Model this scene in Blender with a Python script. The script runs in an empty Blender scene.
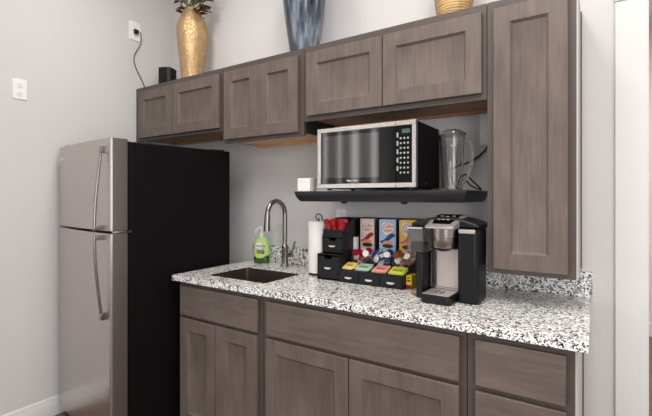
import bpy, bmesh, math, random
from mathutils import Vector, Matrix, Euler
random.seed(7)
S = bpy.context.scene
C = S.collection
PI = math.pi
YW = 2.05          # back wall plane (camera stands over the origin)
XL = -2.776        # left wall plane

# ------------------------------------------------------------------ camera, world, light, exposure
cam_d = bpy.data.cameras.new('camera'); cam = bpy.data.objects.new('camera', cam_d); C.objects.link(cam)
cam.location = (0, 0, 1.337); cam.rotation_euler = (PI/2, 0, math.radians(33.205))
cam_d.sensor_width = 36; cam_d.lens = 411/652*36; cam_d.shift_y = -11.5/652; cam_d.clip_start = 0.02
S.camera = cam
S.view_settings.view_transform = 'Standard'; S.view_settings.look = 'None'
S.view_settings.gamma = 1; S.view_settings.exposure = 0.35; S.view_settings.use_curve_mapping = False
w = bpy.data.worlds.new('world'); S.world = w; w.use_nodes = True
w.node_tree.nodes['Background'].inputs[0].default_value = (0.98, 0.98, 1.0, 1)
w.node_tree.nodes['Background'].inputs[1].default_value = 0.84

def area(name, loc, rot, sx, sy, power, col=(1, 1, 1)):
    l = bpy.data.lights.new(name, 'AREA'); l.shape = 'RECTANGLE'; l.size = sx; l.size_y = sy
    l.energy = power; l.color = col
    o = bpy.data.objects.new(name, l); C.objects.link(o); o.location = loc; o.rotation_euler = rot
    return o
area('window_daylight', (-2.95, -1.7, 1.5), (0, -PI/2, 0), 2.1, 2.3, 85, (0.95, 0.98, 1.0))
area('room_fill', (1.15, -0.75, 1.5), (math.radians(90), 0, math.radians(32)), 1.0, 1.5, 19, (1.0, 0.99, 0.98))  # added unseen fill lamp, brightens cabinets and wall from the right front
area('ceiling_light', (-0.9, -0.2, 3.03), (0, 0, 0), 0.9, 0.9, 12, (1.0, 0.98, 0.96))
area('ceiling_light', (-1.9, 1.15, 3.03), (0, 0, 0), 0.3, 0.3, 8, (1.0, 0.96, 0.92))
area('ceiling_light', (-0.5, 1.05, 3.03), (0, 0, 0), 0.3, 0.3, 8, (1.0, 0.96, 0.92))
area('ceiling_light', (0.05, 0.45, 3.03), (0, 0, 0), 0.5, 0.5, 19, (1.0, 0.96, 0.92))
area('ceiling_light', (1.6, 3.6, 2.9), (0, 0, 0), 0.9, 0.9, 50, (1.0, 0.97, 0.95))

# ------------------------------------------------------------------ materials
def lin(c):
    return tuple(((x/12.92) if x <= 0.04045 else ((x+0.055)/1.055)**2.4) for x in c)
def rgb(r, g, b): return lin((r/255, g/255, b/255))
MATS = {}
def mat(name, col, rough=0.5, metal=0.0, spec=0.5, trans=0.0, ior=1.45, var=0.0, vscale=(8, 8, 8), bump=0.0, bscale=60, aniso=0.0, coat=0.0, alpha=1.0, emit=0.0):
    if name in MATS: return MATS[name]
    m = bpy.data.materials.new(name); m.use_nodes = True; nt = m.node_tree; N = nt.nodes; L = nt.links
    b = N['Principled BSDF']
    b.inputs['Base Color'].default_value = (*col, 1); b.inputs['Roughness'].default_value = rough
    b.inputs['Metallic'].default_value = metal; b.inputs['Specular IOR Level'].default_value = spec
    b.inputs['Transmission Weight'].default_value = trans; b.inputs['IOR'].default_value = ior
    b.inputs['Coat Weight'].default_value = coat; b.inputs['Alpha'].default_value = alpha
    b.inputs['Anisotropic'].default_value = aniso
    if emit:
        b.inputs['Emission Color'].default_value = (*col, 1); b.inputs['Emission Strength'].default_value = emit
    tc = N.new('ShaderNodeTexCoord'); mp = N.new('ShaderNodeMapping'); L.new(tc.outputs['Object'], mp.inputs[0])
    mp.inputs['Scale'].default_value = vscale
    n = N.new('ShaderNodeTexNoise'); n.inputs['Scale'].default_value = 1; n.inputs['Detail'].default_value = 5
    L.new(mp.outputs[0], n.inputs[0])
    v = max(var, 0.015)
    r = N.new('ShaderNodeValToRGB'); L.new(n.outputs[0], r.inputs[0])
    r.color_ramp.elements[0].position = 0.3; r.color_ramp.elements[1].position = 0.7
    r.color_ramp.elements[0].color = (*[c*(1-v) for c in col], 1)
    r.color_ramp.elements[1].color = (*[min(1, c*(1+v)) for c in col], 1)
    L.new(r.outputs[0], b.inputs['Base Color'])
    if bump:
        n2 = N.new('ShaderNodeTexNoise'); n2.inputs['Scale'].default_value = bscale; L.new(tc.outputs['Object'], n2.inputs[0])
        bp = N.new('ShaderNodeBump'); bp.inputs['Strength'].default_value = bump; bp.inputs['Distance'].default_value = 0.002
        L.new(n2.outputs[0], bp.inputs['Height']); L.new(bp.outputs[0], b.inputs['Normal'])
    MATS[name] = m
    return m

def wood_mat(name, base, vertical=True, contrast=0.22, rough=0.42):
    """stained maple: fine grain streaks plus cloudy mottling"""
    m = bpy.data.materials.new(name); m.use_nodes = True; nt = m.node_tree; N = nt.nodes; L = nt.links
    b = N['Principled BSDF']; b.inputs['Roughness'].default_value = rough; b.inputs['Specular IOR Level'].default_value = 0.35
    tc = N.new('ShaderNodeTexCoord')
    oi = N.new('ShaderNodeObjectInfo')
    ad = N.new('ShaderNodeVectorMath'); ad.operation = 'ADD'; L.new(tc.outputs['Object'], ad.inputs[0]); L.new(oi.outputs['Random'], ad.inputs[1])
    mp = N.new('ShaderNodeMapping'); L.new(ad.outputs[0], mp.inputs[0])
    mp.inputs['Scale'].default_value = (70, 70, 5) if vertical else (5, 70, 70)
    n = N.new('ShaderNodeTexNoise'); n.inputs['Scale'].default_value = 1; n.inputs['Detail'].default_value = 6; n.inputs['Distortion'].default_value = 0.6
    L.new(mp.outputs[0], n.inputs[0])
    mp2 = N.new('ShaderNodeMapping'); L.new(ad.outputs[0], mp2.inputs[0])
    mp2.inputs['Scale'].default_value = (13, 13, 7) if vertical else (7, 13, 13)
    n2 = N.new('ShaderNodeTexNoise'); n2.inputs['Scale'].default_value = 1; n2.inputs['Detail'].default_value = 4
    L.new(mp2.outputs[0], n2.inputs[0])
    mx = N.new('ShaderNodeMix'); mx.data_type = 'FLOAT'; mx.inputs[0].default_value = 0.5
    L.new(n.outputs[0], mx.inputs[2]); L.new(n2.outputs[0], mx.inputs[3])
    r = N.new('ShaderNodeValToRGB'); L.new(mx.outputs[0], r.inputs[0])
    r.color_ramp.elements[0].position = 0.34; r.color_ramp.elements[1].position = 0.66
    r.color_ramp.elements[0].color = (*[c*(1-contrast) for c in base], 1)
    r.color_ramp.elements[1].color = (*[c*(1+contrast) for c in base], 1)
    L.new(r.outputs[0], b.inputs['Base Color'])
    bp = N.new('ShaderNodeBump'); bp.inputs['Strength'].default_value = 0.08; bp.inputs['Distance'].default_value = 0.001
    L.new(n.outputs[0], bp.inputs['Height']); L.new(bp.outputs[0], b.inputs['Normal'])
    return m

def granite_mat():
    m = bpy.data.materials.new('speckled_granite'); m.use_nodes = True; nt = m.node_tree; N = nt.nodes; L = nt.links
    b = N['Principled BSDF']; b.inputs['Roughness'].default_value = 0.16
    tc = N.new('ShaderNodeTexCoord')
    nz = N.new('ShaderNodeTexNoise'); nz.inputs['Scale'].default_value = 90; nz.inputs['Detail'].default_value = 2
    L.new(tc.outputs['Object'], nz.inputs[0])
    sc = N.new('ShaderNodeVectorMath'); sc.operation = 'SCALE'; sc.inputs['Scale'].default_value = 0.010
    L.new(nz.outputs['Color'], sc.inputs[0])
    ad = N.new('ShaderNodeVectorMath'); L.new(tc.outputs['Object'], ad.inputs[0]); L.new(sc.outputs[0], ad.inputs[1])
    v = N.new('ShaderNodeTexVoronoi'); v.inputs['Scale'].default_value = 215; L.new(ad.outputs[0], v.inputs['Vector'])
    sep = N.new('ShaderNodeSeparateColor'); L.new(v.outputs['Color'], sep.inputs[0])
    r = N.new('ShaderNodeValToRGB'); r.color_ramp.interpolation = 'CONSTANT'; L.new(sep.outputs[0], r.inputs[0])
    e = r.color_ramp.elements
    e[0].position = 0; e[0].color = (*rgb(26, 26, 28), 1)
    e[1].position = 0.15; e[1].color = (*rgb(104, 102, 104), 1)
    for p, c in ((0.25, (168, 166, 166)), (0.33, (214, 212, 210)), (0.46, (250, 249, 246))):
        x = e.new(p); x.color = (*rgb(*c), 1)
    n2 = N.new('ShaderNodeTexVoronoi'); n2.inputs['Scale'].default_value = 90; L.new(ad.outputs[0], n2.inputs['Vector'])
    sp = N.new('ShaderNodeSeparateColor'); L.new(n2.outputs['Color'], sp.inputs[0])
    r2 = N.new('ShaderNodeValToRGB'); r2.color_ramp.interpolation = 'CONSTANT'; L.new(sp.outputs[1], r2.inputs[0])
    r2.color_ramp.elements[0].color = (*rgb(116, 114, 116), 1); r2.color_ramp.elements[1].position = 0.11; r2.color_ramp.elements[1].color = (1, 1, 1, 1)
    mx = N.new('ShaderNodeMix'); mx.data_type = 'RGBA'; mx.blend_type = 'MULTIPLY'; mx.inputs[0].default_value = 0.8
    L.new(r.outputs[0], mx.inputs[6]); L.new(r2.outputs[0], mx.inputs[7]); L.new(mx.outputs[2], b.inputs['Base Color'])
    return m

def hammered_gold():
    m = mat('hammered_gold', rgb(200, 168, 124), 0.36, 0.75, var=0.16, vscale=(25, 25, 25))
    nt = m.node_tree; N = nt.nodes; L = nt.links; b = N['Principled BSDF']
    tc = N.new('ShaderNodeTexCoord'); v = N.new('ShaderNodeTexVoronoi'); v.inputs['Scale'].default_value = 125
    L.new(tc.outputs['Object'], v.inputs['Vector'])
    bp = N.new('ShaderNodeBump'); bp.inputs['Strength'].default_value = 0.6; bp.inputs['Distance'].default_value = 0.005; bp.invert = True
    L.new(v.outputs['Distance'], bp.inputs['Height']); L.new(bp.outputs[0], b.inputs['Normal'])
    return m

CAB = rgb(104, 92, 86)
WV = wood_mat('stained_maple_vertical', CAB)
WH = wood_mat('stained_maple_horizontal', CAB, False)
WD = wood_mat('stained_maple_frame', rgb(84, 74, 70), True, 0.08)
WDK = mat('dark_stain_and_shade', rgb(46, 40, 39), 0.5, var=0.1)  # dark stain; on wall cabinet sides the darkness stands in for shade
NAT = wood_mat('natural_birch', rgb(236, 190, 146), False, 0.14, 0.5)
NATD = wood_mat('natural_birch_shaded', rgb(176, 132, 100), False, 0.2, 0.5)  # darker copy of the birch, underside shade put into its colour
ENDP = mat('grey_end_panel', rgb(190, 186, 183), 0.6, var=0.02)
GRAN = granite_mat()
WALL = mat('warm_grey_wall_paint', rgb(214, 212, 211), 0.85, var=0.008, vscale=(2, 2, 2), bump=0.05, bscale=250)
WHITE = mat('white_trim_paint', rgb(222, 222, 220), 0.45, bump=0.02)
CEILM = mat('white_ceiling_paint', rgb(240, 238, 234), 0.9)
FLOORM = wood_mat('brown_plank_floor', rgb(112, 92, 80), False, 0.3, 0.4)
PINK = mat('dusty_pink_wall_paint', rgb(232, 208, 204), 0.85)
STEEL = mat('brushed_stainless', rgb(198, 192, 189), 0.30, 1.0, var=0.04, vscale=(2, 2, 160), aniso=0.5)
STEEL2 = mat('satin_nickel', rgb(150, 142, 137), 0.26, 1.0, var=0.02)
STEELF = mat('microwave_stainless', rgb(190, 182, 176), 0.38, 0.9, var=0.03, vscale=(120, 2, 2))
CHROME = mat('bright_chrome', rgb(220, 218, 216), 0.10, 1.0)
BLKSIDE = mat('black_textured_cabinet', rgb(17, 15, 16), 0.6, spec=0.12, bump=0.25, bscale=500)
BLK = mat('black_plastic', rgb(15, 15, 16), 0.35, spec=0.35)
BLKM = mat('matte_black_plastic', rgb(19, 19, 20), 0.42, spec=0.3)
BLKG = mat('gloss_black_glass', rgb(9, 9, 10), 0.06, spec=0.35)
WINDG = mat('microwave_window_glass', rgb(64, 61, 59), 0.07, 0.6, spec=0.5)
SHELFM = mat('charcoal_shelf_paint', rgb(30, 31, 34), 0.42, var=0.06)
GLASS = mat('clear_plastic', (0.93, 0.93, 0.93), 0.03, trans=1.0, ior=1.42)
CLEAR = mat('smoky_clear_plastic', (0.80, 0.78, 0.78), 0.06, trans=0.95, ior=1.3)
PLATE = mat('white_plastic_plate', rgb(244, 243, 241), 0.35)
PAPER = mat('white_paper', rgb(240, 235, 231), 0.9, bump=0.2, bscale=120)
SOAP = mat('green_dish_liquid', rgb(22, 84, 20), 0.08, spec=0.6, coat=0.4)
SOAPC = mat('pale_green_tinted_bottle', rgb(170, 205, 140), 0.10, spec=0.7, coat=0.5)
GOLD = hammered_gold()
CORD = mat('black_cord_rubber', rgb(26, 25, 26), 0.5)
RED = mat('red_packet_paper', rgb(176, 22, 38), 0.45)
def flat(name, r, g, b, ro=0.5): return mat(name, rgb(r, g, b), ro)

# ------------------------------------------------------------------ builders
def wm(o):
    m = o.matrix_basis.copy(); p = o.parent
    while p: m = p.matrix_basis @ m; p = p.parent
    return m
class MB:
    def __init__(s): s.bm = bmesh.new()
    def box(s, x0, x1, y0, y1, z0, z1, M=None):
        vs = [s.bm.verts.new(Vector(p)) for p in ((x0,y0,z0),(x1,y0,z0),(x1,y1,z0),(x0,y1,z0),(x0,y0,z1),(x1,y0,z1),(x1,y1,z1),(x0,y1,z1))]
        if M:
            for v in vs: v.co = M @ v.co
        for f in ((0,3,2,1),(4,5,6,7),(0,1,5,4),(1,2,6,5),(2,3,7,6),(3,0,4,7)): s.bm.faces.new([vs[i] for i in f])
        return s
    def lathe(s, prof, c=(0, 0, 0), n=32, axis='z', M=None, sx=1, sy=1, cap=True):
        rings = []
        for r, h in prof:
            ring = []
            for i in range(n):
                a = 2*PI*i/n; p = (r*math.cos(a)*sx, r*math.sin(a)*sy, h)
                if axis == 'y': p = (p[0], p[2], p[1])
                if axis == 'x': p = (p[2], p[0], p[1])
                p = Vector(p) + Vector(c)
                if M: p = M @ p
                ring.append(s.bm.verts.new(p))
            rings.append(ring)
        for a, b in zip(rings, rings[1:]):
            for i in range(n): s.bm.faces.new((a[i], a[(i+1) % n], b[(i+1) % n], b[i]))
        if cap: s.bm.faces.new(rings[0][::-1]); s.bm.faces.new(rings[-1])
        return s
    def cyl(s, c, r, h, n=24, axis='z', M=None): return s.lathe([(r, 0), (r, h)], c, n, axis, M)
    def prism(s, pts, a0, a1, axis='y', M=None):
        """extrude polygon pts (2D) along axis"""
        def P(p, a):
            q = {'y': (p[0], a, p[1]), 'x': (a, p[0], p[1]), 'z': (p[0], p[1], a)}[axis]
            return M @ Vector(q) if M else Vector(q)
        A = [s.bm.verts.new(P(p, a0)) for p in pts]; B = [s.bm.verts.new(P(p, a1)) for p in pts]
        n = len(pts)
        s.bm.faces.new(A); s.bm.faces.new(B[::-1])
        for i in range(n): s.bm.faces.new((A[i], B[i], B[(i+1) % n], A[(i+1) % n]))
        return s
    def tube(s, pts, r, n=10, smooth=3):
        P = [Vector(p) for p in pts]
        if smooth and len(P) > 2:
            Q = []
            for i in range(len(P)-1):
                p0 = P[max(i-1, 0)]; p1 = P[i]; p2 = P[i+1]; p3 = P[min(i+2, len(P)-1)]
                for k in range(smooth):
                    t = k/smooth
                    Q.append(0.5*((2*p1)+(p2-p0)*t+(2*p0-5*p1+4*p2-p3)*t*t+(3*p1-p0-3*p2+p3)*t**3))
            Q.append(P[-1]); P = Q
        m = len(P); rr = r if callable(r) else (lambda t: r)
        up = None; rings = []
        for i, p in enumerate(P):
            d = (P[min(i+1, m-1)]-P[max(i-1, 0)]).normalized()
            if up is None: up = d.orthogonal().normalized()
            up = (up-d*up.dot(d)).normalized(); sd = d.cross(up); q = rr(i/(m-1))
            rings.append([s.bm.verts.new(p+q*(math.cos(2*PI*k/n)*up+math.sin(2*PI*k/n)*sd)) for k in range(n)])
        for a, b in zip(rings, rings[1:]):
            for k in range(n): s.bm.faces.new((a[k], a[(k+1) % n], b[(k+1) % n], b[k]))
        s.bm.faces.new(rings[0][::-1]); s.bm.faces.new(rings[-1])
        return s
    def shaker(s, x0, x1, z0, z1, yf, th=0.019, rail=0.06, bev=0.010, dep=0.010):
        def ring(dx, y): return [s.bm.verts.new((a, y, b)) for a, b in ((x0+dx, z0+dx), (x1-dx, z0+dx), (x1-dx, z1-dx), (x0+dx, z1-dx))]
        R = [ring(0, yf+th), ring(0, yf+0.002), ring(0.002, yf), ring(rail, yf), ring(rail+0.0015, yf+0.002), ring(rail+bev-0.001, yf+dep-0.0005), ring(rail+bev, yf+dep)]
        s.bm.faces.new(R[0])
        for a, b in zip(R, R[1:]):
            for i in range(4): s.bm.faces.new((a[i], a[(i+1) % 4], b[(i+1) % 4], b[i]))
        s.bm.faces.new(R[-1][::-1])
        return s
    def build(s, name, m, parent=None, world=False, bevel=0, smooth=True, seg=2):
        bmesh.ops.recalc_face_normals(s.bm, faces=s.bm.faces[:])
        me = bpy.data.meshes.new(name)
        if world and parent: s.bm.transform(wm(parent).inverted())
        s.bm.to_mesh(me); s.bm.free()
        if not isinstance(m, (list, tuple)): m = [m]
        for x in m: me.materials.append(x)
        if smooth:
            for p in me.polygons: p.use_smooth = True
            me.set_sharp_from_angle(angle=math.radians(32))
        o = bpy.data.objects.new(name, me); C.objects.link(o)
        if parent: o.parent = parent
        if bevel:
            b = o.modifiers.new('bevel', 'BEVEL'); b.width = bevel; b.segments = seg; b.limit_method = 'ANGLE'; b.harden_normals = False
        return o
def tag(o, label=None, cat=None, group=None, kind=None):
    if label: o['label'] = label
    if cat: o['category'] = cat
    if group: o['group'] = group
    if kind: o['kind'] = kind
    return o
def thing(name, label, cat, loc=(0, 0, 0), rz=0, group=None, rot=None):
    o = bpy.data.objects.new(name, None); C.objects.link(o); o.location = loc
    o.rotation_euler = rot if rot else (0, 0, rz); o.empty_display_size = 0.05
    return tag(o, label, cat, group)
def struct(name, mb, m, bevel=0): return tag(mb.build(name, m, bevel=bevel), kind='structure')
def copy_tree(o, parent=None):
    c = o.copy(); C.objects.link(c); c.parent = parent
    for ch in list(o.children): copy_tree(ch, c)
    return c
def text(name, s, size, m, parent, loc, rot=(PI/2, 0, 0), ext=0.0004, sx=1.0, align='CENTER', shear=0.0):
    cu = bpy.data.curves.new(name, 'FONT'); cu.body = s; cu.size = size; cu.extrude = ext; cu.align_x = align; cu.align_y = 'CENTER'; cu.shear = shear
    t = bpy.data.objects.new('tmp', cu); C.objects.link(t)
    bpy.context.view_layer.update()
    me = bpy.data.meshes.new_from_object(t.evaluated_get(bpy.context.evaluated_depsgraph_get()))
    bpy.data.objects.remove(t); bpy.data.curves.remove(cu)
    me.name = name; me.materials.clear(); me.materials.append(m)
    o = bpy.data.objects.new(name, me); C.objects.link(o); o.parent = parent; o.location = loc; o.rotation_euler = rot; o.scale = (sx, 1, 1)
    return o

# ------------------------------------------------------------------ room shell
XR = 0.175   # right edge of casing = doorway opening
CZ = 3.05
struct('floor', MB().box(-3.1, 4.2, -7.0, 6.0, -0.05, 0), FLOORM)
struct('ceiling', MB().box(-3.1, 4.2, -3.0, 6.0, CZ, CZ+0.05), CEILM)
struct('wall_back', MB().box(XL-0.1, 0.16, YW, YW+0.11, 0, CZ).box(0.16, 4.2, YW, YW+0.11, 2.36, CZ).box(1.25, 4.2, YW, YW+0.11, 0, 2.36), WALL)
# left wall with a window opening behind the camera's view
lw = MB()
lw.box(XL-0.1, XL, -0.55, YW, 0, CZ).box(XL-0.1, XL, -4.2, -2.85, 0, CZ).box(XL-0.1, XL, -2.85, -0.55, 0, 0.45).box(XL-0.1, XL, -2.85, -0.55, 2.5, CZ)
struct('wall_left', lw, WALL)
wf = MB().box(XL-0.06, XL+0.02, -2.91, -2.83, 0.4, 2.55).box(XL-0.06, XL+0.02, -0.57, -0.49, 0.4, 2.55).box(XL-0.06, XL+0.02, -2.91, -0.49, 2.47, 2.55).box(XL-0.06, XL+0.03, -2.91, -0.49, 0.4, 0.46)
wo = struct('window_1', wf, WHITE)
bl = thing('vertical_blind', 'white vertical slat blind hanging in the left wall window', 'blind', (XL+0.05, -1.7, 2.46))
MB().box(-0.02, 0.02, -1.17, 1.17, 0, 0.04).build('head_rail', WHITE, bl)
for k in range(20):
    y = -1.1+k*0.115
    if k in (3, 5, 6, 10, 11, 14, 17): continue
    M = Matrix.Translation((0, y, 0)) @ Matrix.Rotation(math.radians(38+random.uniform(-14, 14)), 4, 'Z')
    MB().box(-0.001, 0.001, -0.044, 0.044, -1.98, 0, M).build('slat', WHITE, bl)
bb = [(0, 0), (-0.014, 0), (-0.014, 0.085), (-0.010, 0.092), (-0.010, 0.104), (-0.004, 0.112), (0, 0.112)]
struct('baseboard_left', MB().prism([(XL-p[0]+0.0, p[1]) for p in bb][::-1], -2.8, YW-0.001, 'y'), WHITE)
struct('baseboard_back', MB().prism([(YW+p[0], p[1]) for p in bb], XL+0.014, 0.066, 'x'), WHITE)
# doorway casing right of the cabinets
struct('trim_1', MB().box(0.068, 0.174, YW-0.020, YW-0.0005, 0, 2.122), WHITE, 0.003)
struct('trim_2', MB().box(0.066, 0.176, YW-0.022, YW-0.0005, 2.1245, 2.36), WHITE, 0.003)
struct('trim_3', MB().box(0.066, 1.36, YW-0.022, YW-0.0005, 2.362, 2.47), WHITE, 0.003)
struct('trim_4', MB().box(0.16, 0.176, YW-0.018, YW+0.13, 0, 2.36).box(1.236, 1.252, YW-0.018, YW+0.13, 0, 2.36), WHITE)
# room beyond
struct('wall_far', MB().box(-3.1, 4.2, 5.0, 5.1, 0, CZ), PINK)
struct('wall_far_left', MB().box(-0.2, -0.1, YW+0.11, 5.0, 0, CZ), PINK)
struct('wall_far_right', MB().box(4.2, 4.3, YW, 6, 0, CZ), WALL)
struct('trim_5', MB().box(-0.1, 4.2, 4.975, 5.0, 2.98, 3.05), WHITE)
struct('baseboard_far', MB().box(-0.1, 4.2, 4.98, 5.0, 0, 0.12), WHITE)

# ------------------------------------------------------------------ upper cabinets
YU = YW-0.315     # face frame plane of uppers (1.735)
ZT = 2.113
def upper(name, label, x0, x1, z0, doors, zd0, group='upper cabinets', zd1=2.076, nat=NAT, end=False, stile=0.04):
    t = thing(name, label, 'cabinet', ((x0+x1)/2, YW-0.16, z0), group=group)
    x0 += 0.0006; x1 -= 0.0006
    sb = z0+0.016
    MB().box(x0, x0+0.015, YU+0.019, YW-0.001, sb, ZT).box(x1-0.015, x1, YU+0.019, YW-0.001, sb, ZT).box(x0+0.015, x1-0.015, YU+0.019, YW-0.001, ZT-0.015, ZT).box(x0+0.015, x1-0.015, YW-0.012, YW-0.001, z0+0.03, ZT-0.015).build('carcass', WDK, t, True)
    MB().box(x0+0.015, x1-0.015, YU+0.019, YW-0.012, z0+0.016, z0+0.028).box(x0+0.015, x1-0.015, YW-0.030, YW-0.012, z0+0.003, z0+0.016).build('bottom_panel', nat, t, True)
    f = MB().box(x0, x0+stile, YU, YU+0.019, z0, ZT).box(x1-stile, x1, YU, YU+0.019, z0, ZT).box(x0+stile, x1-stile, YU, YU+0.019, z0, z0+0.045).box(x0+stile, x1-stile, YU, YU+0.019, ZT-0.06, ZT)
    if len(doors) > 1:
        mx = (doors[0][1]+doors[1][0])/2; f.box(mx-0.02, mx+0.02, YU, YU+0.019, z0+0.045, ZT-0.06)
    f.build('face_frame', WD, t, True)
    for a, b in doors:
        d = MB().shaker(a, b, zd0, zd1, YU-0.0205, rail=min(0.062, (b-a)*0.27)).build('door', WV, t, True)
    if end:
        MB().box(x1+0.0002, x1+0.006, YU+0.004, YW-0.024, z0, ZT).build('end_panel', ENDP, t, True)
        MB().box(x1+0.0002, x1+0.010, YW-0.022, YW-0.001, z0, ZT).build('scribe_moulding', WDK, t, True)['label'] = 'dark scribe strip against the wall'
    return t
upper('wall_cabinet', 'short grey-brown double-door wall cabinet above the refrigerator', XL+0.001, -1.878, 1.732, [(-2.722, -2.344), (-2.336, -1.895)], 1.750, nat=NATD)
upper('wall_cabinet', 'grey-brown wall cabinet with two narrow doors above the faucet', -1.876, -1.273, 1.656, [(-1.853, -1.581), (-1.578, -1.303)], 1.675)
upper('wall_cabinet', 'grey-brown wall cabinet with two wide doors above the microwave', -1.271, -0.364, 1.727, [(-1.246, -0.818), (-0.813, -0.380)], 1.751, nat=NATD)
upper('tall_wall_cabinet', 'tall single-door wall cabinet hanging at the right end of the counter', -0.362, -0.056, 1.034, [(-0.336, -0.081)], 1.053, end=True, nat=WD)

# ------------------------------------------------------------------ base cabinets
YB = 1.43
def base(name, label, x0, x1, fronts, end=False, stile=0.04):
    t = thing(name, label, 'cabinet', ((x0+x1)/2, 1.75, 0), group='base cabinets')
    x0 += 0.0006; x1 -= 0.0006
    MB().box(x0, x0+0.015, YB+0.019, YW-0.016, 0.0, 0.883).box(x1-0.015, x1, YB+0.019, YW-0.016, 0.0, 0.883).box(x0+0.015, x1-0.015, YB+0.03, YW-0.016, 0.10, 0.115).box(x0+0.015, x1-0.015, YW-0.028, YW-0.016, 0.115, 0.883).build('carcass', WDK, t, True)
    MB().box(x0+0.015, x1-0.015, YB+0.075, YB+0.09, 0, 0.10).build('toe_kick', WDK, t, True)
    f = MB().box(x0, x0+stile, YB, YB+0.019, 0.10, 0.883).box(x1-stile, x1, YB, YB+0.019, 0.10, 0.883)
    for a, b in ((0.10, 0.14), (0.685, 0.72), (0.853, 0.883)): f.box(x0+stile, x1-stile, YB, YB+0.019, a, b)
    ds = [q for q in fronts if q[0] == 'door']
    if len(ds) > 1:
        mx = (ds[0][2]+ds[1][1])/2; f.box(mx-0.02, mx+0.02, YB, YB+0.019, 0.14, 0.685)
    f.build('face_frame', WD, t, True)
    for k, a, b, c, d in fronts:
        if k == 'door': MB().shaker(a, b, c, d, YB-0.0205, rail=min(0.062, (b-a)*0.27)).build('door', WV, t, True)
        else: MB().box(a, b, YB-0.0205, YB-0.001, c, d).build('drawer_front' if k == 'drawer' else 'false_front', WH, t, True, bevel=0.0025)
    if end:
        MB().box(x1+0.0002, x1+0.006, YB+0.004, YW-0.045, 0.0, 0.883).build('end_panel', ENDP, t, True)
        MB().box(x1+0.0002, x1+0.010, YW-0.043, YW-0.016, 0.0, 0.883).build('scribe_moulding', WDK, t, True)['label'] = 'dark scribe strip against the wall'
    return t
base('base_cabinet', 'grey-brown base cabinet beside the refrigerator, one drawer over two narrow doors', -1.882, -1.281,
     [('drawer', -1.855, -1.303, 0.709, 0.862), ('door', -1.855, -1.583, 0.135, 0.693), ('door', -1.579, -1.306, 0.135, 0.693)])
base('base_cabinet', 'wide middle base cabinet, long false drawer front over two wide doors', -1.279, -0.364,
     [('false', -1.249, -0.385, 0.709, 0.862), ('door', -1.251, -0.820, 0.135, 0.693), ('door', -0.815, -0.385, 0.135, 0.693)])
base('drawer_base_cabinet', 'narrow drawer base cabinet at the right end of the counter', -0.362, -0.049,
     [('drawer', -0.333, -0.072, 0.711, 0.862), ('drawer', -0.333, -0.072, 0.42, 0.693), ('drawer', -0.333, -0.072, 0.135, 0.402)], end=True)

# ------------------------------------------------------------------ countertop, sink
SX0, SX1, SY0, SY1 = -1.742, -1.340, 1.505, 1.800
CX0, CX1, CY0 = -1.909, -0.015, 1.398
ct = thing('countertop', 'white, grey and black speckled granite countertop with a low backsplash', 'countertop', (-0.96, 1.72, 0.885))
b = MB(); bm = b.bm
def rr(x0, x1, y0, y1, r, z, n=4):
    pts = []
    for cx, cy, a0 in ((x1-r, y1-r, 0), (x0+r, y1-r, 90), (x0+r, y0+r, 180), (x1-r, y0+r, 270)):
        for k in range(n+1):
            a = math.radians(a0+90*k/n); pts.append((cx+r*math.cos(a), cy+r*math.sin(a), z))
    return pts
yb = YW-0.001
def slab(bm, z, hole):
    o = [bm.verts.new(p) for p in ((CX1, yb, z), (CX0, yb, z), (CX0, CY0, z), (CX1, CY0, z))]
    h = [bm.verts.new(p) for p in hole]; n = len(h)//4
    for q in range(4):
        seg = h[q*n:(q+1)*n]; nxt = h[((q+1)*n) % len(h)]
        for i in range(n-1): bm.faces.new((o[q], seg[i+1], seg[i]))
        bm.faces.new((o[q], o[(q+1) % 4], nxt, seg[-1]))
    return o, h
o1, h1 = slab(bm, 0.915, rr(SX0, SX1, SY0, SY1, 0.018, 0.915)); o2, h2 = slab(bm, 0.885, rr(SX0, SX1, SY0, SY1, 0.018, 0.885))
for A, B in ((o1, o2), (h1, h2)):
    for i in range(len(A)): bm.faces.new((A[i], A[(i+1) % len(A)], B[(i+1) % len(A)], B[i]))
b.build('worktop', GRAN, ct, True, bevel=0.002)
MB().box(CX0, CX1+0.006, YW-0.021, YW-0.001, 0.9155, 1.022).build('backsplash', GRAN, ct, True, bevel=0.002)
SINK = mat('sink_stainless', rgb(120, 106, 100), 0.35, 0.9, var=0.05, vscale=(3, 100, 3))
sk = thing('undermount_sink', 'rectangular stainless undermount sink set in the granite counter', 'sink', ((SX0+SX1)/2, (SY0+SY1)/2, 0.70))
b = MB(); bm = b.bm
R = [[bm.verts.new(p) for p in rr(SX0-e, SX1+e, SY0-e, SY1+e, 0.02, z)] for e, z in ((-0.0002, 0.9135), (-0.0012, 0.9135), (-0.004, 0.76), (-0.03, 0.735), (-0.03, 0.733), (-0.0015, 0.758), (-0.0002, 0.882))]
for A, B in zip(R, R[1:]):
    for i in range(len(A)): bm.faces.new((A[i], A[(i+1) % len(A)], B[(i+1) % len(A)], B[i]))
bm.faces.new(R[3]); bm.faces.new(R[4])
b.build('bowl', SINK, sk, True)
MB().lathe([(0.04, 0.7355), (0.04, 0.737), (0.03, 0.7375), (0.02, 0.7362)], ((SX0+SX1)/2, (SY0+SY1)/2, 0), 24).build('drain', CHROME, sk, True)

# ------------------------------------------------------------------ refrigerator
fr = thing('refrigerator', 'top-freezer refrigerator with stainless doors and black sides, by the left wall', 'refrigerator', (-2.010, 1.120, 0), rz=math.radians(-6.5))
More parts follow.
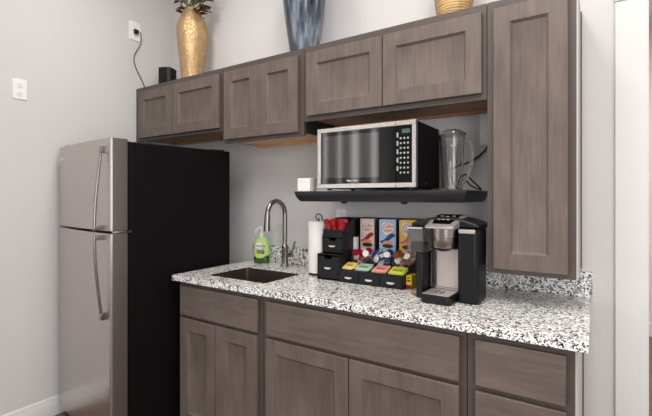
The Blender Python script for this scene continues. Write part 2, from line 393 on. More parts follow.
# local: x from -W (left) to 0 (right), y from 0 (door front edge) back
W = 0.725; DT = 0.085; D = 0.725; HF = 1.632
MB().box(-W+0.004, -0.002, DT+0.012, D, 0.03, HF-0.012).build('cabinet_body', BLKSIDE, fr, bevel=0.006)
def door_profile(bow=0.012, r=0.014, n=14):
    pts = [(-W, DT), (-W, r)]
    for k in range(1, 4): a = PI+PI/2*k/4; pts.append((-W+r+r*math.cos(a), r+r*math.sin(a)))
    for k in range(n+1):
        t = k/n; x = -W+r+(W-2*r)*t; pts.append((x, -bow*4*t*(1-t)))
    for k in range(1, 4): a = -PI/2+PI/2*k/4; pts.append((-r+r*math.cos(a), r+r*math.sin(a)))
    pts += [(0, r), (0, DT)]
    return pts
ZS = 1.157
DSIDE = mat('dark_grey_door_side', rgb(112, 105, 102), 0.38, 0.6)
for nm, za, zb in (('freezer_door', ZS+0.006, HF), ('fridge_door', 0.075, ZS-0.006)):
    d = MB().prism(door_profile(), za, zb, 'z').build(nm, [STEEL, DSIDE], fr, bevel=0.003)
    for p in d.data.polygons:
        if abs(p.normal.x) > 0.97: p.material_index = 1
MB().box(-W+0.012, -0.012, DT-0.002, DT+0.014, 0.08, HF-0.01).build('door_gasket', BLK, fr)
MB().box(-W+0.01, -0.01, 0.03, DT+0.01, 0.012, 0.068).build('toe_grille', BLK, fr, bevel=0.003)
MB().box(-W+0.03, -W+0.10, 0.02, 0.14, HF-0.012, HF+0.012).build('hinge_cover', BLKM, fr, bevel=0.004)
for x in (-W+0.05, -0.05): MB().cyl((x, 0.12, 0), 0.018, 0.03).build('foot', BLK, fr); MB().cyl((x, D-0.06, 0), 0.018, 0.03).build('foot', BLK, fr)
for x in (-0.012,):
    MB().box(-0.03, 0.0015, 0.02, DT+0.02, ZS-0.0045, ZS+0.0045).build('hinge', CHROME, fr, bevel=0.001)
def fhandle(za, zb, door_z, name='door_handle'):
    # bar anchored at za (near the door), standing off most at zb (the door split)
    hx = -0.048
    n = 10; pts = []
    for k in range(n+1):
        t = k/n; z = za+(zb-za)*t; pts.append((hx, -0.026-0.030*math.sin(t*PI*0.5), z))
    h = MB().tube(pts, 0.0075, 12, 2)
    s = 1 if zb > za else -1
    h.box(hx-0.012, hx+0.012, -0.030, 0.004, min(za, za-s*0.035), max(za, za-s*0.035))
    h.box(hx-0.011, hx+0.011, -0.054, 0.002, min(zb-s*0.004, zb-s*0.026), max(zb-s*0.004, zb-s*0.026))
    return h.build(name, STEEL2, fr, bevel=0.002)
fhandle(1.555, ZS+0.010, 0); fhandle(0.755, ZS-0.010, 0)
bd = MB().lathe([(0.014, 0), (0.014, 0.002), (0.012, 0.003)], (-W+0.06, -0.006, 1.555), 20, 'y', sx=1).build('badge', CHROME, fr)

# ------------------------------------------------------------------ wall outlets and cord
def outlet(name, label, loc, rz, parts=True, w=0.072, h=0.116, plugged=False):
    t = thing(name, label, 'outlet', loc, rz=rz)
    MB().box(-w/2, w/2, -0.006, -0.0003, -h/2, h/2).build('cover_plate', PLATE, t, bevel=0.002)
    for z in (-0.026, 0.026):
        r = MB().lathe([(0.016, -0.0085), (0.0165, -0.006)], (0, 0, z), 20, 'y', sx=1, sy=1).build('receptacle', PLATE, t)
        MB().box(-0.007, -0.005, -0.0092, -0.0084, z-0.001, z+0.006).box(0.005, 0.007, -0.0092, -0.0084, z-0.001, z+0.006).box(-0.002, 0.002, -0.0092, -0.0084, z-0.009, z-0.005).build('slot', CORD, r)
    return t
outlet('wall_outlet', 'white duplex outlet on the left wall above the refrigerator front, nothing plugged in', (XL, 1.015, 1.955), PI/2)
outlet('wall_outlet', 'white duplex outlet high on the left wall with a black plug in it', (XL, 1.722, 2.527), PI/2, w=0.088, h=0.135)
outlet('wall_outlet', 'white outlet on the back wall, half hidden behind the black condiment tower', (-1.232, YW, 1.205), 0)
outlet('wall_outlet', 'white outlet on the back wall beside the tall cabinet, next to the clear pitcher', (-0.424, YW, 1.66), 0, w=0.075, h=0.16)
sc = thing('speaker_cord', 'thin black cord hanging from the high outlet down behind the cabinet', 'cord', (XL+0.02, 1.74, 2.53))
MB().box(XL+0.0095, XL+0.030, 1.708, 1.738, 2.505, 2.535).build('plug', CORD, sc, True, bevel=0.003)
MB().tube([(XL+0.026, 1.73, 2.52), (XL+0.032, 1.75, 2.515), (XL+0.018, 1.757, 2.44), (XL+0.010, 1.715, 2.35), (XL+0.010, 1.72, 2.28), (XL+0.010, 1.765, 2.20), (XL+0.014, 1.815, 2.119), (XL+0.06, 1.87, 2.117), (-2.69, 1.95, 2.117), (-2.64, 1.945, 2.12)], 0.0028, 8, 5).build('wire', CORD, sc, True)

# ------------------------------------------------------------------ things on top of the cabinets
ZC = ZT+0.001
sp = thing('small_speaker', 'small black tabletop speaker on the cabinet by the left wall corner', 'speaker', (-2.618, 1.875, ZC), rz=math.radians(22))
b = MB().prism([(-0.050, 0.05), (-0.050, -0.025), (-0.038, -0.042), (0.03, -0.042), (0.050, -0.025), (0.050, 0.05)], 0.004, 0.158, 'z'); b.build('housing', BLK, sp, bevel=0.004)
MB().box(-0.034, 0.028, -0.0445, -0.0425, 0.015, 0.145).build('grille', BLKM, sp, bevel=0.001)
MB().box(-0.045, 0.045, -0.036, 0.046, 0.0, 0.004).build('foot_pad', CORD, sp)

v1 = thing('hammered_gold_vase', 'tall hammered gold vase holding dried flowers above the refrigerator', 'vase', (-2.358, 1.892, ZC))
pr = [(0.06, 0), (0.068, 0.003), (0.071, 0.05), (0.082, 0.14), (0.094, 0.24), (0.102, 0.33), (0.1045, 0.375), (0.103, 0.405), (0.098, 0.425), (0.079, 0.468), (0.060, 0.505), (0.051, 0.520), (0.050, 0.526), (0.045, 0.525), (0.050, 0.50), (0.07, 0.465), (0.06, 0.42), (0.05, 0.02)]
MB().lathe(pr, n=48).build('vase_body', GOLD, v1)
fl_l = ['curled brown-red leaf', 'olive green leaf']
LEAF = [flat('dried_brown_leaf', 138, 84, 58, 0.7), flat('olive_leaf', 126, 130, 92, 0.7), flat('tan_seed_head', 190, 165, 130, 0.8)]
STEM = flat('green_grey_stem', 132, 140, 106, 0.7)
def leaf_mb(M, L=0.09, Wd=0.022):
    b = MB(); n = 6; rows = []
    for k in range(n+1):
        t = k/n; ww = Wd*math.sin(PI*min(0.97, max(0.03, t)))**0.8; z = L*t; y = -0.03*t*t
        rows.append([b.bm.verts.new(M @ Vector(p)) for p in ((-ww, y-0.006, z), (0, y, z), (ww, y-0.006, z))])
    for a, c in zip(rows, rows[1:]):
        for i in range(2): b.bm.faces.new((a[i], a[i+1], c[i+1], c[i]))
    bmesh.ops.solidify(b.bm, geom=b.bm.faces[:], thickness=0.0012)
    return b
stems = [(-0.10, -0.02, 0.20, 0), (-0.045, 0.03, 0.24, 1), (-0.02, -0.03, 0.22, 1), (0.02, 0.02, 0.25, 0), (0.055, -0.03, 0.20, 0), (0.10, 0.01, 0.16, 0), (0.075, 0.03, 0.22, 2)]
for dx, dy, hh, kd in stems:
    t = thing('dried_flower_stem', 'dried brown and olive leafy stem standing in the hammered gold vase', 'dried flower', (-2.358+dx*0.2, 1.892+dy*0.2, ZC+0.44), group='dried stems in the gold vase')
    MB().tube([(0, 0, 0), (dx*0.15, dy*0.15, 0.09), (dx*0.6, dy*0.6, hh*0.6), (dx, dy, hh)], 0.0035, 6, 3).build('stem', STEM, t)
    for q in range(7):
        f = 0.26+0.74*q/6; px = dx*f*0.95; py = dy*f; pz = hh*f
        az = math.atan2(dy, dx)+random.uniform(-0.9, 0.9)
        M = Matrix.Translation((px, py, pz)) @ Matrix.Rotation(az, 4, 'Z') @ Matrix.Rotation(random.uniform(0.5, 1.5), 4, 'Y') @ Matrix.Rotation(PI/2+random.uniform(-0.5, 0.5), 4, 'Z')
        leaf_mb(M, random.uniform(0.06, 0.10), random.uniform(0.010, 0.018)).build('leaf', LEAF[(kd+(q == 2)) % 3 if kd < 2 else q % 2], t)
    if dx > 0.09:
        M = Matrix.Translation((0.062, 0.0, 0.14)) @ Matrix.Rotation(2.75, 4, 'Y') @ Matrix.Rotation(0.5, 4, 'Z')
        leaf_mb(M, 0.10, 0.024).build('leaf', LEAF[0], t)
        M = Matrix.Translation((0.09, 0.0, 0.19)) @ Matrix.Rotation(2.5, 4, 'Y') @ Matrix.Rotation(-0.4, 4, 'Z')
        leaf_mb(M, 0.09, 0.015).build('leaf', LEAF[0], t)
    if kd == 2: MB().lathe([(0.004, 0), (0.014, 0.01), (0.016, 0.03), (0.008, 0.05)], (dx, dy, hh), 12).build('seed_head', LEAF[2], t)

def glaze():
    m = mat('blue_grey_glaze', rgb(84, 93, 106), 0.2, spec=0.6, coat=0.25)
    nt = m.node_tree; N = nt.nodes; L = nt.links; b = N['Principled BSDF']
    tc = N.new('ShaderNodeTexCoord'); mp = N.new('ShaderNodeMapping'); mp.inputs['Scale'].default_value = (34, 34, 3)
    L.new(tc.outputs['Object'], mp.inputs[0]); n = N.new('ShaderNodeTexNoise'); n.inputs['Scale'].default_value = 1; n.inputs['Detail'].default_value = 6
    L.new(mp.outputs[0], n.inputs[0]); r = N.new('ShaderNodeValToRGB'); L.new(n.outputs[0], r.inputs[0])
    e = r.color_ramp.elements; e[0].position = 0.36; e[0].color = (*rgb(24, 28, 40), 1); e[1].position = 0.66; e[1].color = (*rgb(128, 140, 152), 1)
    x = e.new(0.5); x.color = (*rgb(66, 74, 86), 1)
    L.new(r.outputs[0], b.inputs['Base Color'])
    bp = N.new('ShaderNodeBump'); bp.inputs['Strength'].default_value = 0.5; bp.inputs['Distance'].default_value = 0.004
    L.new(n.outputs[0], bp.inputs['Height']); L.new(bp.outputs[0], b.inputs['Normal'])
    return m
v2 = thing('glazed_vase', 'glossy blue-grey streaked ceramic vase on top of the cabinets', 'vase', (-1.389, 1.895, ZC))
MB().lathe([(0.07, 0), (0.077, 0.004), (0.084, 0.06), (0.097, 0.14), (0.112, 0.24), (0.122, 0.33), (0.124, 0.38), (0.112, 0.45), (0.082, 0.51), (0.06, 0.54), (0.058, 0.57), (0.066, 0.585), (0.058, 0.584), (0.05, 0.56), (0.07, 0.5), (0.1, 0.4), (0.06, 0.02)], n=48).build('vase_body', glaze(), v2)
v3 = thing('woven_gold_basket_vase', 'pale gold woven vase on the cabinet nearest the tall one', 'vase', (-0.540, 1.895, ZC))
BAM = wood_mat('pale_gold_weave', rgb(190, 155, 106), False, 0.35, 0.5)
b = MB()
pf = [(0.06, 0), (0.066, 0.003)]
for k in range(24):
    z = 0.008+k*0.0115; r = 0.068+0.028*min(1, k/16)**0.9-(0.02*max(0, (k-17)/7)**2)
    pf += [(r-0.0015, z), (r+0.0012, z+0.004), (r+0.0012, z+0.008)]
pf += [(0.07, 0.285), (0.06, 0.27), (0.055, 0.02)]
b.lathe(pf, n=48).build('vase_body', BAM, v3)

# ------------------------------------------------------------------ floating shelf
sh = thing('floating_shelf', 'charcoal floating wall shelf carrying the microwave', 'shelf', (-0.85, 1.86, 1.315))
SX, SE, SYF, SB, ST = -1.278, -0.425, 1.66, 1.312, 1.363
b = MB(); bm = b.bm
ins = [(0.0, ST), (0.0, ST-0.012), (0.006, ST-0.028), (0.014, ST-0.042), (0.022, SB)]
rg = [[bm.verts.new(p) for p in ((SX+i, YW-0.001, z), (SX+i, SYF+i, z), (SE-i, SYF+i, z), (SE-i, YW-0.001, z))] for i, z in ins]
for A, B in zip(rg, rg[1:]):
    for i in range(4): bm.faces.new((A[i], A[(i+1) % 4], B[(i+1) % 4], B[i]))
bm.faces.new(rg[0]); bm.faces.new(rg[-1][::-1])
b.build('shelf_board', SHELFM, sh, True, bevel=0.0015)
for x in (-1.02, -0.71): MB().lathe([(0.004, 0), (0.014, 0.003), (0.018, 0.010)], (x, 1.72, SB-0.010), 20).build('screw_cap', BLK, sh, True)

# ------------------------------------------------------------------ microwave
mx0, mx1, my0, my1, mz0, mz1 = -1.125, -0.627, 1.642, 1.962, 1.376, 1.661
mw = thing('microwave', 'stainless-fronted black microwave oven on the floating shelf', 'microwave', ((mx0+mx1)/2, (my0+my1)/2, ST+0.001))
MB().box(mx0+0.002, mx1-0.002, my0+0.025, my1, mz0, mz1-0.001).build('housing', BLKSIDE, mw, True, bevel=0.004)
f = 0.020
pxs = -0.717   # split between door and panel
b = MB()
b.box(mx0, pxs-0.001, my0, my0+0.024, mz1-f, mz1).box(mx0, pxs-0.001, my0, my0+0.024, mz0, mz0+f).box(mx0, mx0+f, my0, my0+0.024, mz0+f, mz1-f)
b.build('door_frame', STEELF, mw, True, bevel=0.0015)
b = MB().box(pxs+0.001, mx1, my0, my0+0.024, mz1-f, mz1).box(pxs+0.001, mx1, my0, my0+0.024, mz0, mz0+f).box(mx1-f*0.85, mx1, my0, my0+0.024, mz0+f, mz1-f)
b.build('panel_frame', STEELF, mw, True, bevel=0.0015)
dg = MB().box(mx0+f+0.0005, pxs-0.001, my0+0.003, my0+0.02, mz0+f+0.0005, mz1-f-0.0005).build('door_glass', BLKG, mw, True)
MB().box(mx0+f+0.020, pxs-0.080, my0+0.0022, my0+0.0029, mz0+f+0.028, mz1-f-0.018).build('viewing_window', WINDG, dg, True)
MB().tube([(pxs-0.022, my0+0.004, mz0+0.028), (pxs-0.022, my0-0.022, mz0+0.045), (pxs-0.022, my0-0.026, mz0+0.14), (pxs-0.022, my0-0.022, mz1-0.045), (pxs-0.022, my0+0.004, mz1-0.028)], 0.008, 12, 4).build('door_handle', CHROME, mw, True) if False else None
cp = MB().box(pxs+0.0015, mx1-f*0.85-0.0005, my0+0.003, my0+0.02, mz0+f+0.0005, mz1-f-0.0005).build('control_panel', BLKG, mw, True)
GREY = flat('grey_button_print', 170, 168, 165); DISP = flat('display_green', 70, 92, 74, 0.2)
MB().box(pxs+0.028, pxs+0.064, my0+0.0018, my0+0.0029, mz1-f-0.034, mz1-f-0.016).build('display', DISP, cp, True)
for r in range(8):
    for c_ in range(3):
        x = pxs+0.022+c_*0.0165; z = mz1-f-0.055-r*0.021
        MB().lathe([(0.0042, 0.0016), (0.0046, 0.0029)], (x, my0, z), 10, 'y').build('button', GREY, cp, True)
for r in range(5):
    MB().box(pxs+0.004, pxs+0.011, my0+0.0018, my0+0.0029, mz1-f-0.05-r*0.036, mz1-f-0.03-r*0.036).build('indicator', GREY, cp, True)
WTXT = flat('white_print', 240, 240, 238)
def wtext(name, s, size, m, parent, loc, **k):
    o = text(name, s, size, m, parent, (0, 0, 0), **k); o.location = wm(parent).inverted() @ Vector(loc); return o
wtext('logo', 'Magic Chef', 0.0125, WTXT, dg, (-0.935, my0+0.0018, mz0+f+0.014), shear=0.25)
for x in (mx0+0.04, mx1-0.04):
    for y in (my0+0.05, my1-0.04): MB().cyl((x, y, ST+0.0005), 0.012, mz0-ST).build('foot', BLK, mw, True)
MB().lathe([(0.004, -0.0005), (0.004, 0.001)], (mx1-0.002, my0+0.13, mz0+0.02), 10, 'x').build('screw', CHROME, mw, True)

wb = thing('white_box', 'small white paper carton at the left end of the floating shelf', 'box', (-1.234, 1.708, ST+0.0005), rz=0.03)
MB().box(-0.038, 0.038, -0.03, 0.03, 0, 0.066).build('carton', PAPER, wb, bevel=0.001)
MB().box(-0.036, 0.036, -0.0306, -0.0301, 0.050, 0.0506).build('lid_seam', GREY, wb)
for k, (x, y, a) in enumerate(((-1.10, 1.685, 0.2), (-0.985, 1.683, -0.15))):
    tag(MB().box(-0.038, 0.038, -0.014, 0.014, 0, 0.0015, Matrix.Translation((x, y, ST+0.0008)) @ Matrix.Rotation(a, 4, 'Z')).build('foil_packet', CHROME), ['flat silver packet under the left end of the microwave', 'flat silver packet under the middle of the microwave'][k], 'packet')

# clear pitcher
pt = thing('blender_pitcher', 'clear plastic blender pitcher standing right of the microwave', 'pitcher', (-0.534, 1.845, ST+0.001))
b = MB()
b.lathe([(0.040, 0), (0.044, 0.002), (0.047, 0.10), (0.055, 0.235), (0.058, 0.245), (0.0555, 0.246), (0.0525, 0.235), (0.0445, 0.10), (0.041, 0.008), (0.03, 0.007)], n=40).build('jug', GLASS, pt)
for k in range(6):
    a = k*PI/3+0.3; M = Matrix.Rotation(a, 4, 'Z')
    MB().box(0.0405, 0.0435, -0.0018, 0.0018, 0.01, 0.20, M).build('rib', CLEAR, pt)
MB().lathe([(0.058, 0.247), (0.060, 0.250), (0.058, 0.256), (0.045, 0.264), (0.030, 0.272), (0.012, 0.275)], n=40).build('lid', CLEAR, pt)
MB().tube([(0.050, -0.004, 0.215), (0.082, -0.010, 0.205), (0.088, -0.012, 0.15), (0.076, -0.01, 0.07), (0.045, -0.004, 0.03)], 0.0075, 10, 4).build('handle', CLEAR, pt)
cd = thing('appliance_cord', 'black cord looping behind the clear pitcher to the outlet by the tall cabinet', 'cord', (-0.45, 2.03, 1.50))
MB().tube([(-0.412, 2.040, 1.655), (-0.402, 2.03, 1.62), (-0.425, 2.03, 1.565), (-0.475, 2.035, 1.52), (-0.53, 2.04, 1.495), (-0.60, 2.04, 1.47)], 0.004, 8, 5).build('upper_wire', CORD, cd, True)
MB().tube([(-0.60, 2.04, 1.47), (-0.585, 2.03, 1.41), (-0.555, 2.02, 1.375), (-0.535, 1.97, 1.40), (-0.505, 1.95, 1.440), (-0.475, 1.96, 1.41), (-0.44, 1.975, 1.372), (-0.455, 1.99, 1.372), (-0.49, 1.975, 1.392), (-0.505, 1.955, 1.425)], 0.0038, 8, 5).build('looped_wire', CORD, cd, True)
fc = tag(MB().tube([(-2.45, 1.93, 1.64), (-2.30, 1.80, 1.628), (-2.15, 1.74, 1.628), (-2.03, 1.78, 1.632), (-1.99, 1.80, 1.628), (-1.96, 1.82, 1.627)], 0.004, 8, 4).build('power_cord', CORD), 'black cord lying across the top of the refrigerator', 'cord')

# ------------------------------------------------------------------ faucet, soap, paper towel
fa = thing('faucet', 'satin nickel gooseneck faucet behind the sink', 'faucet', (-1.570, 1.945, 0.915))
MB().lathe([(0.027, 0.0005), (0.027, 0.006), (0.021, 0.012), (0.0195, 0.10), (0.0205, 0.105), (0.0205, 0.125), (0.0150, 0.132)], n=32).build('body', STEEL2, fa)
pts = [(0, 0, 0.12), (0, 0, 0.22), (0, 0, 0.30)]
for k in range(0, 13):
    a = PI*k/12*1.02; pts.append((-0.01*(1-math.cos(a))*0.5, -0.073*(1-math.cos(a)), 0.318+0.076*math.sin(a)))
MB().tube(pts, 0.014, 16, 2).build('neck', STEEL2, fa)
MB().tube([(-0.010, -0.146, 0.318), (-0.011, -0.148, 0.285), (-0.012, -0.150, 0.222)], lambda t: 0.0155+0.003*t, 16, 3).build('spray_head', STEEL2, fa)
MB().tube([(0.012, 0, 0.07), (0.055, 0.0, 0.072)], 0.0135, 16, 0).build('valve', STEEL2, fa)
MB().tube([(0.048, 0, 0.078), (0.062, -0.002, 0.105), (0.080, -0.004, 0.155)], lambda t: 0.009-0.003*t, 10, 3).build('lever', STEEL2, fa)

so = thing('dish_soap_bottle', 'green dish soap bottle with a pump standing left of the faucet', 'bottle', (-1.775, 1.965, 0.9155), rz=0.25)
def oval(p, **k): return MB().lathe(p, n=32, sx=1.0, sy=0.62, **k)
oval([(0.048, 0), (0.052, 0.004), (0.054, 0.03), (0.054, 0.050)]).build('liquid', SOAP, so)
oval([(0.0541, 0.0505), (0.0545, 0.08), (0.053, 0.115), (0.047, 0.142), (0.034, 0.160), (0.018, 0.170), (0.014, 0.174)]).build('bottle_body', SOAPC, so)
lab = mat('lime_label_paper', rgb(196, 212, 120), 0.35)
b = MB(); bm = b.bm; rows = []
for j in range(9):
    t = j/8; z = 0.034+0.118*t; hw = 1.15*math.sqrt(max(0.06, 1-(2*t-1)**2*0.9)); rad = 0.0552 if z < 0.10 else 0.0552-(z-0.10)**2*5.0
    rows.append([bm.verts.new(((rad)*math.cos(-PI/2+hw*u/8), 0.635*rad*math.sin(-PI/2+hw*u/8), z)) for u in range(-8, 9)])
for A, B in zip(rows, rows[1:]):
    for i in range(16): bm.faces.new((A[i], A[i+1], B[i+1], B[i]))
lb = b.build('label', lab, so)
NAVY = flat('navy_print', 24, 42, 110); WP = flat('white_label_print', 236, 240, 240)
MB().lathe([(0.031, 0), (0.031, 0.0006)], (0.0, -0.0368, 0.112), 24, 'y', sx=1, sy=0.62).build('logo_patch', WP, so)
text('brand_text', 'Dawn', 0.028, NAVY, so, (0, -0.0376, 0.112), sx=1.3)
MB().box(-0.014, 0.036, -0.0362, -0.0350, 0.064, 0.084).build('banner', flat('dark_navy_banner', 26, 36, 62), so)
text('banner_text', 'ULTRA', 0.013, WTXT, so, (0.011, -0.0366, 0.074))
MB().cyl((0, 0, 0.172), 0.013, 0.014).build('pump_collar', PLATE, so)
MB().tube([(0, 0, 0.186), (0, 0, 0.218), (-0.008, 0, 0.226), (-0.032, -0.005, 0.212), (-0.042, -0.006, 0.188)], 0.0032, 10, 4).build('pump_spout', PLATE, so)

tw = thing('paper_towel_roll', 'white paper towel roll standing left of the black condiment tower', 'paper towel roll', (-1.257, 1.852, 0.9155))
# kept behind and left of the organizer
MB().lathe([(0.021, 0.012), (0.058, 0.012), (0.0595, 0.016), (0.0595, 0.284), (0.058, 0.288), (0.021, 0.288), (0.021, 0.012)], n=48, cap=False).build('roll', PAPER, tw)
th = thing('paper_towel_holder', 'thin black wire holder with a loop top inside the paper towel roll', 'paper towel holder', (-1.257, 1.852, 0.9155))
MB().lathe([(0.055, 0.0), (0.055, 0.006), (0.052, 0.010), (0.01, 0.011)], n=32).build('base_disc', BLK, th)
MB().tube([(0, 0, 0.01), (0, 0, 0.28), (-0.004, 0, 0.294), (-0.018, -0.004, 0.302), (-0.014, -0.004, 0.322), (0.004, -0.002, 0.326), (0.018, 0, 0.315), (0.017, 0, 0.300), (0.030, 0.0, 0.294)], 0.0028, 8, 4).build('wire_loop', BLK, th)

# ------------------------------------------------------------------ condiment organizer
OX0, OX1, OY0, OY1 = -1.190, -0.722, 1.737, 2.005
TX = -1.062; ZK = 0.9155
og = thing('condiment_organizer', 'black plastic coffee condiment organizer with small drawers and a stepped tower', 'organizer', (-0.945, 1.87, ZK))
th_ = 0.004
# tower
b = MB()
side = [(OY0, ZK), (OY0, 1.046), (1.782, 1.046), (1.782, 1.128), (1.790, 1.150), (1.812, 1.185), (1.86, 1.212), (1.92, 1.222), (OY1, 1.222), (OY1, ZK)]
b.prism(side, OX0, OX0+th_, 'x').prism(side, TX-th_, TX, 'x')
b.box(OX0+th_, TX-th_, OY1-th_, OY1, ZK, 1.222).box(OX0+th_, TX-th_, OY0+0.006, OY1-th_, ZK, ZK+th_).box(OX0+th_, TX-th_, OY0+0.004, OY1-th_, 1.042, 1.046).box(OX0+th_, TX-th_, 1.786, OY1-th_, 1.126, 1.130)
b.build('tower', BLK, og, True, bevel=0.0008)
def dfront(x0, x1, z0, z1, y, notch, nm='drawer'):
    xm = (x0+x1)/2
    pts = [(x0, z0), (x1, z0), (x1, z1), (xm+notch, z1), (xm+notch*0.55, z1-0.014), (xm-notch*0.55, z1-0.014), (xm-notch, z1), (x0, z1)] if notch else [(x0, z0), (x1, z0), (x1, z1), (x0, z1)]
    d = MB().prism(pts, y, y+0.004, 'y').box(x0+0.004, x1-0.004, y+0.004, y+0.09, z0+0.002, z0+0.004).box(x0+0.004, x0+0.006, y+0.004, y+0.09, z0+0.004, z1-0.02).box(x1-0.006, x1-0.004, y+0.004, y+0.09, z0+0.004, z1-0.02).build(nm, BLKM, og, True, bevel=0.001)
    zc = (z0+z1)/2-0.004
    q = [(-0.019, 0.003), (0.019, 0.003), (0.015, -0.004), (0.0, -0.006), (-0.015, -0.004)]
    MB().prism([(xm+a, zc+c_) for a, c_ in q], y-0.007, y+0.0005, 'y').build('drawer_pull', flat('silver_drawer_pull', 205, 203, 200, 0.3), d, True, bevel=0.001)
dfront(OX0+0.006, TX-0.006, ZK+0.010, 1.036, OY0, 0.026)
dfront(OX0+0.006, TX-0.006, 1.051, 1.124, 1.779, 0.026)
b = MB()
b.box(OX0+th_, TX-th_, 1.784, 1.788, 1.130, 1.166).build('cup_front', BLKM, og, True, bevel=0.001)
# low row
b = MB()
b.box(TX+0.0005, OX1, OY0+0.006, OY1, ZK, ZK+th_).box(TX+0.0005, OX1, OY1-th_, OY1, ZK+th_, 1.224).box(TX+0.0005, OX1, 1.838, 1.842, ZK+th_, 0.998).box(TX+0.0005, OX1, 1.842, OY1-th_, 0.980, 0.984)
lo = [(OY0, ZK), (OY0, 0.978), (1.838, 0.998), (1.90, 1.02), (1.925, 1.20), (1.935, 1.224), (OY1, 1.224), (OY1, ZK)]
lm = [(1.842, 0.984), (1.90, 1.02), (1.925, 1.20), (1.935, 1.224), (OY1-th_, 1.224), (OY1-th_, 0.984)]
b.prism(lo, OX1-0.003, OX1, 'x')
for x in (-0.945, -0.832): b.prism(lm, x-0.002, x+0.002, 'x')
b.box(TX+0.0005, OX1-0.003, OY0+0.012, 1.838, 0.964, 0.967)
for x in (-0.991, -0.903, -0.811): b.box(x-0.0012, x+0.0012, OY0+0.006, 1.838, 0.967, 0.982)
b.box(TX+0.0005, OX1-0.003, OY0+0.004, OY0+0.007, 0.958, 0.980)
b.build('drawer_rack', BLK, og, True, bevel=0.0006)
for k in range(3):
    x0 = TX+0.002+k*0.1115; dfront(x0, x0+0.1085, ZK+0.004, 0.970, OY0-0.001, 0)
for k, (x0, x1) in enumerate(((TX+0.003, -0.948), (-0.942, -0.835), (-0.829, OX1-0.004))):
    b = MB().box(x0, x1, 1.8445, 1.846, 0.985, 1.032).box(x0, x0+0.0012, 1.846, 1.905, 0.985, 1.032).box(x1-0.0012, x1, 1.846, 1.905, 0.985, 1.032)
    b.build('clear_bin', GLASS, og, True)

# sweetener packets
PK = [('yellow', (236, 214, 128), -1.024), ('mint green', (176, 206, 182), -0.947), ('pink', (236, 156, 142), -0.857), ('lime green', (202, 216, 70), -0.767)]
for nm, c_, cx_ in PK:
    pm = flat(nm.replace(' ', '_')+'_packet_paper', *c_, 0.6); pm2 = flat(nm.replace(' ', '_')+'_packet_print', *[int(v*0.72) for v in c_], 0.6)
    w2 = 0.030 if nm == 'yellow' else 0.037
    for k in range(5):
        M = Matrix.Translation((cx_+random.uniform(-0.002, 0.002), 1.790, 0.9800+0.0030*k)) @ Euler((math.radians(17), 0, random.uniform(-0.05, 0.05))).to_matrix().to_4x4()
        p = thing('sweetener_packet', '%s sweetener packet in the organizer tray, in a stack of its colour' % nm, 'packet', (0, 0, 0), group='%s sweetener packets' % nm)
        p.matrix_basis = M
        b = MB(); bm = b.bm
        rr1 = [[bm.verts.new((x, y, z)) for x, y in ((-w2+i, -0.034+i), (w2-i, -0.034+i), (w2-i, 0.034-i), (-w2+i, 0.034-i))] for i, z in ((0.004, 0), (0, 0.0012), (0.004, 0.0028))]
        for A, B in zip(rr1, rr1[1:]):
            for i in range(4): bm.faces.new((A[i], A[(i+1) % 4], B[(i+1) % 4], B[i]))
        bm.faces.new(rr1[0][::-1]); bm.faces.new(rr1[-1]); b.build('sleeve', pm, p)
        if k == 4: MB().box(-w2+0.012, w2-0.012, -0.016, 0.006, 0.0029, 0.0032).build('printed_panel', pm2, p)
# red stick packets in the tower cup
for k in range(9):
    M = Matrix.Translation((-1.168+0.0110*k+random.uniform(-0.002, 0.002), 1.815+0.016*(k % 3), 1.132)) @ Euler((random.uniform(-0.15, 0.1), random.uniform(-0.25, 0.25), random.uniform(-0.6, 0.6))).to_matrix().to_4x4()
    p = thing('red_packet', 'crumpled red condiment packet in the top cup of the condiment tower', 'packet', group='red packets in the tower cup'); p.matrix_basis = M
    b = MB(); rows = []; n = 6
    for j in range(n+1):
        z = 0.088*j/n; wv = 0.004*math.sin(j*1.9+k); tk = 0.0035 if 0 < j < n else 0.0006
        rows.append([b.bm.verts.new(q) for q in ((-0.014, wv, z), (0, wv-tk, z+0.002), (0.014, wv+0.001, z), (0, wv+tk, z+0.002))])
    for A, B in zip(rows, rows[1:]):
        for i in range(4): b.bm.faces.new((A[i], A[(i+1) % 4], B[(i+1) % 4], B[i]))
    b.bm.faces.new(rows[0][::-1]); b.bm.faces.new(rows[-1]); b.build('wrapper', RED, p, smooth=True)
tag(MB().box(-1.0600, -1.040, 1.880, 1.903, 0.9845, 1.125).build('stirrer_box', PAPER, bevel=0.001), 'narrow white carton standing between condiment tower and red creamer box', 'box')

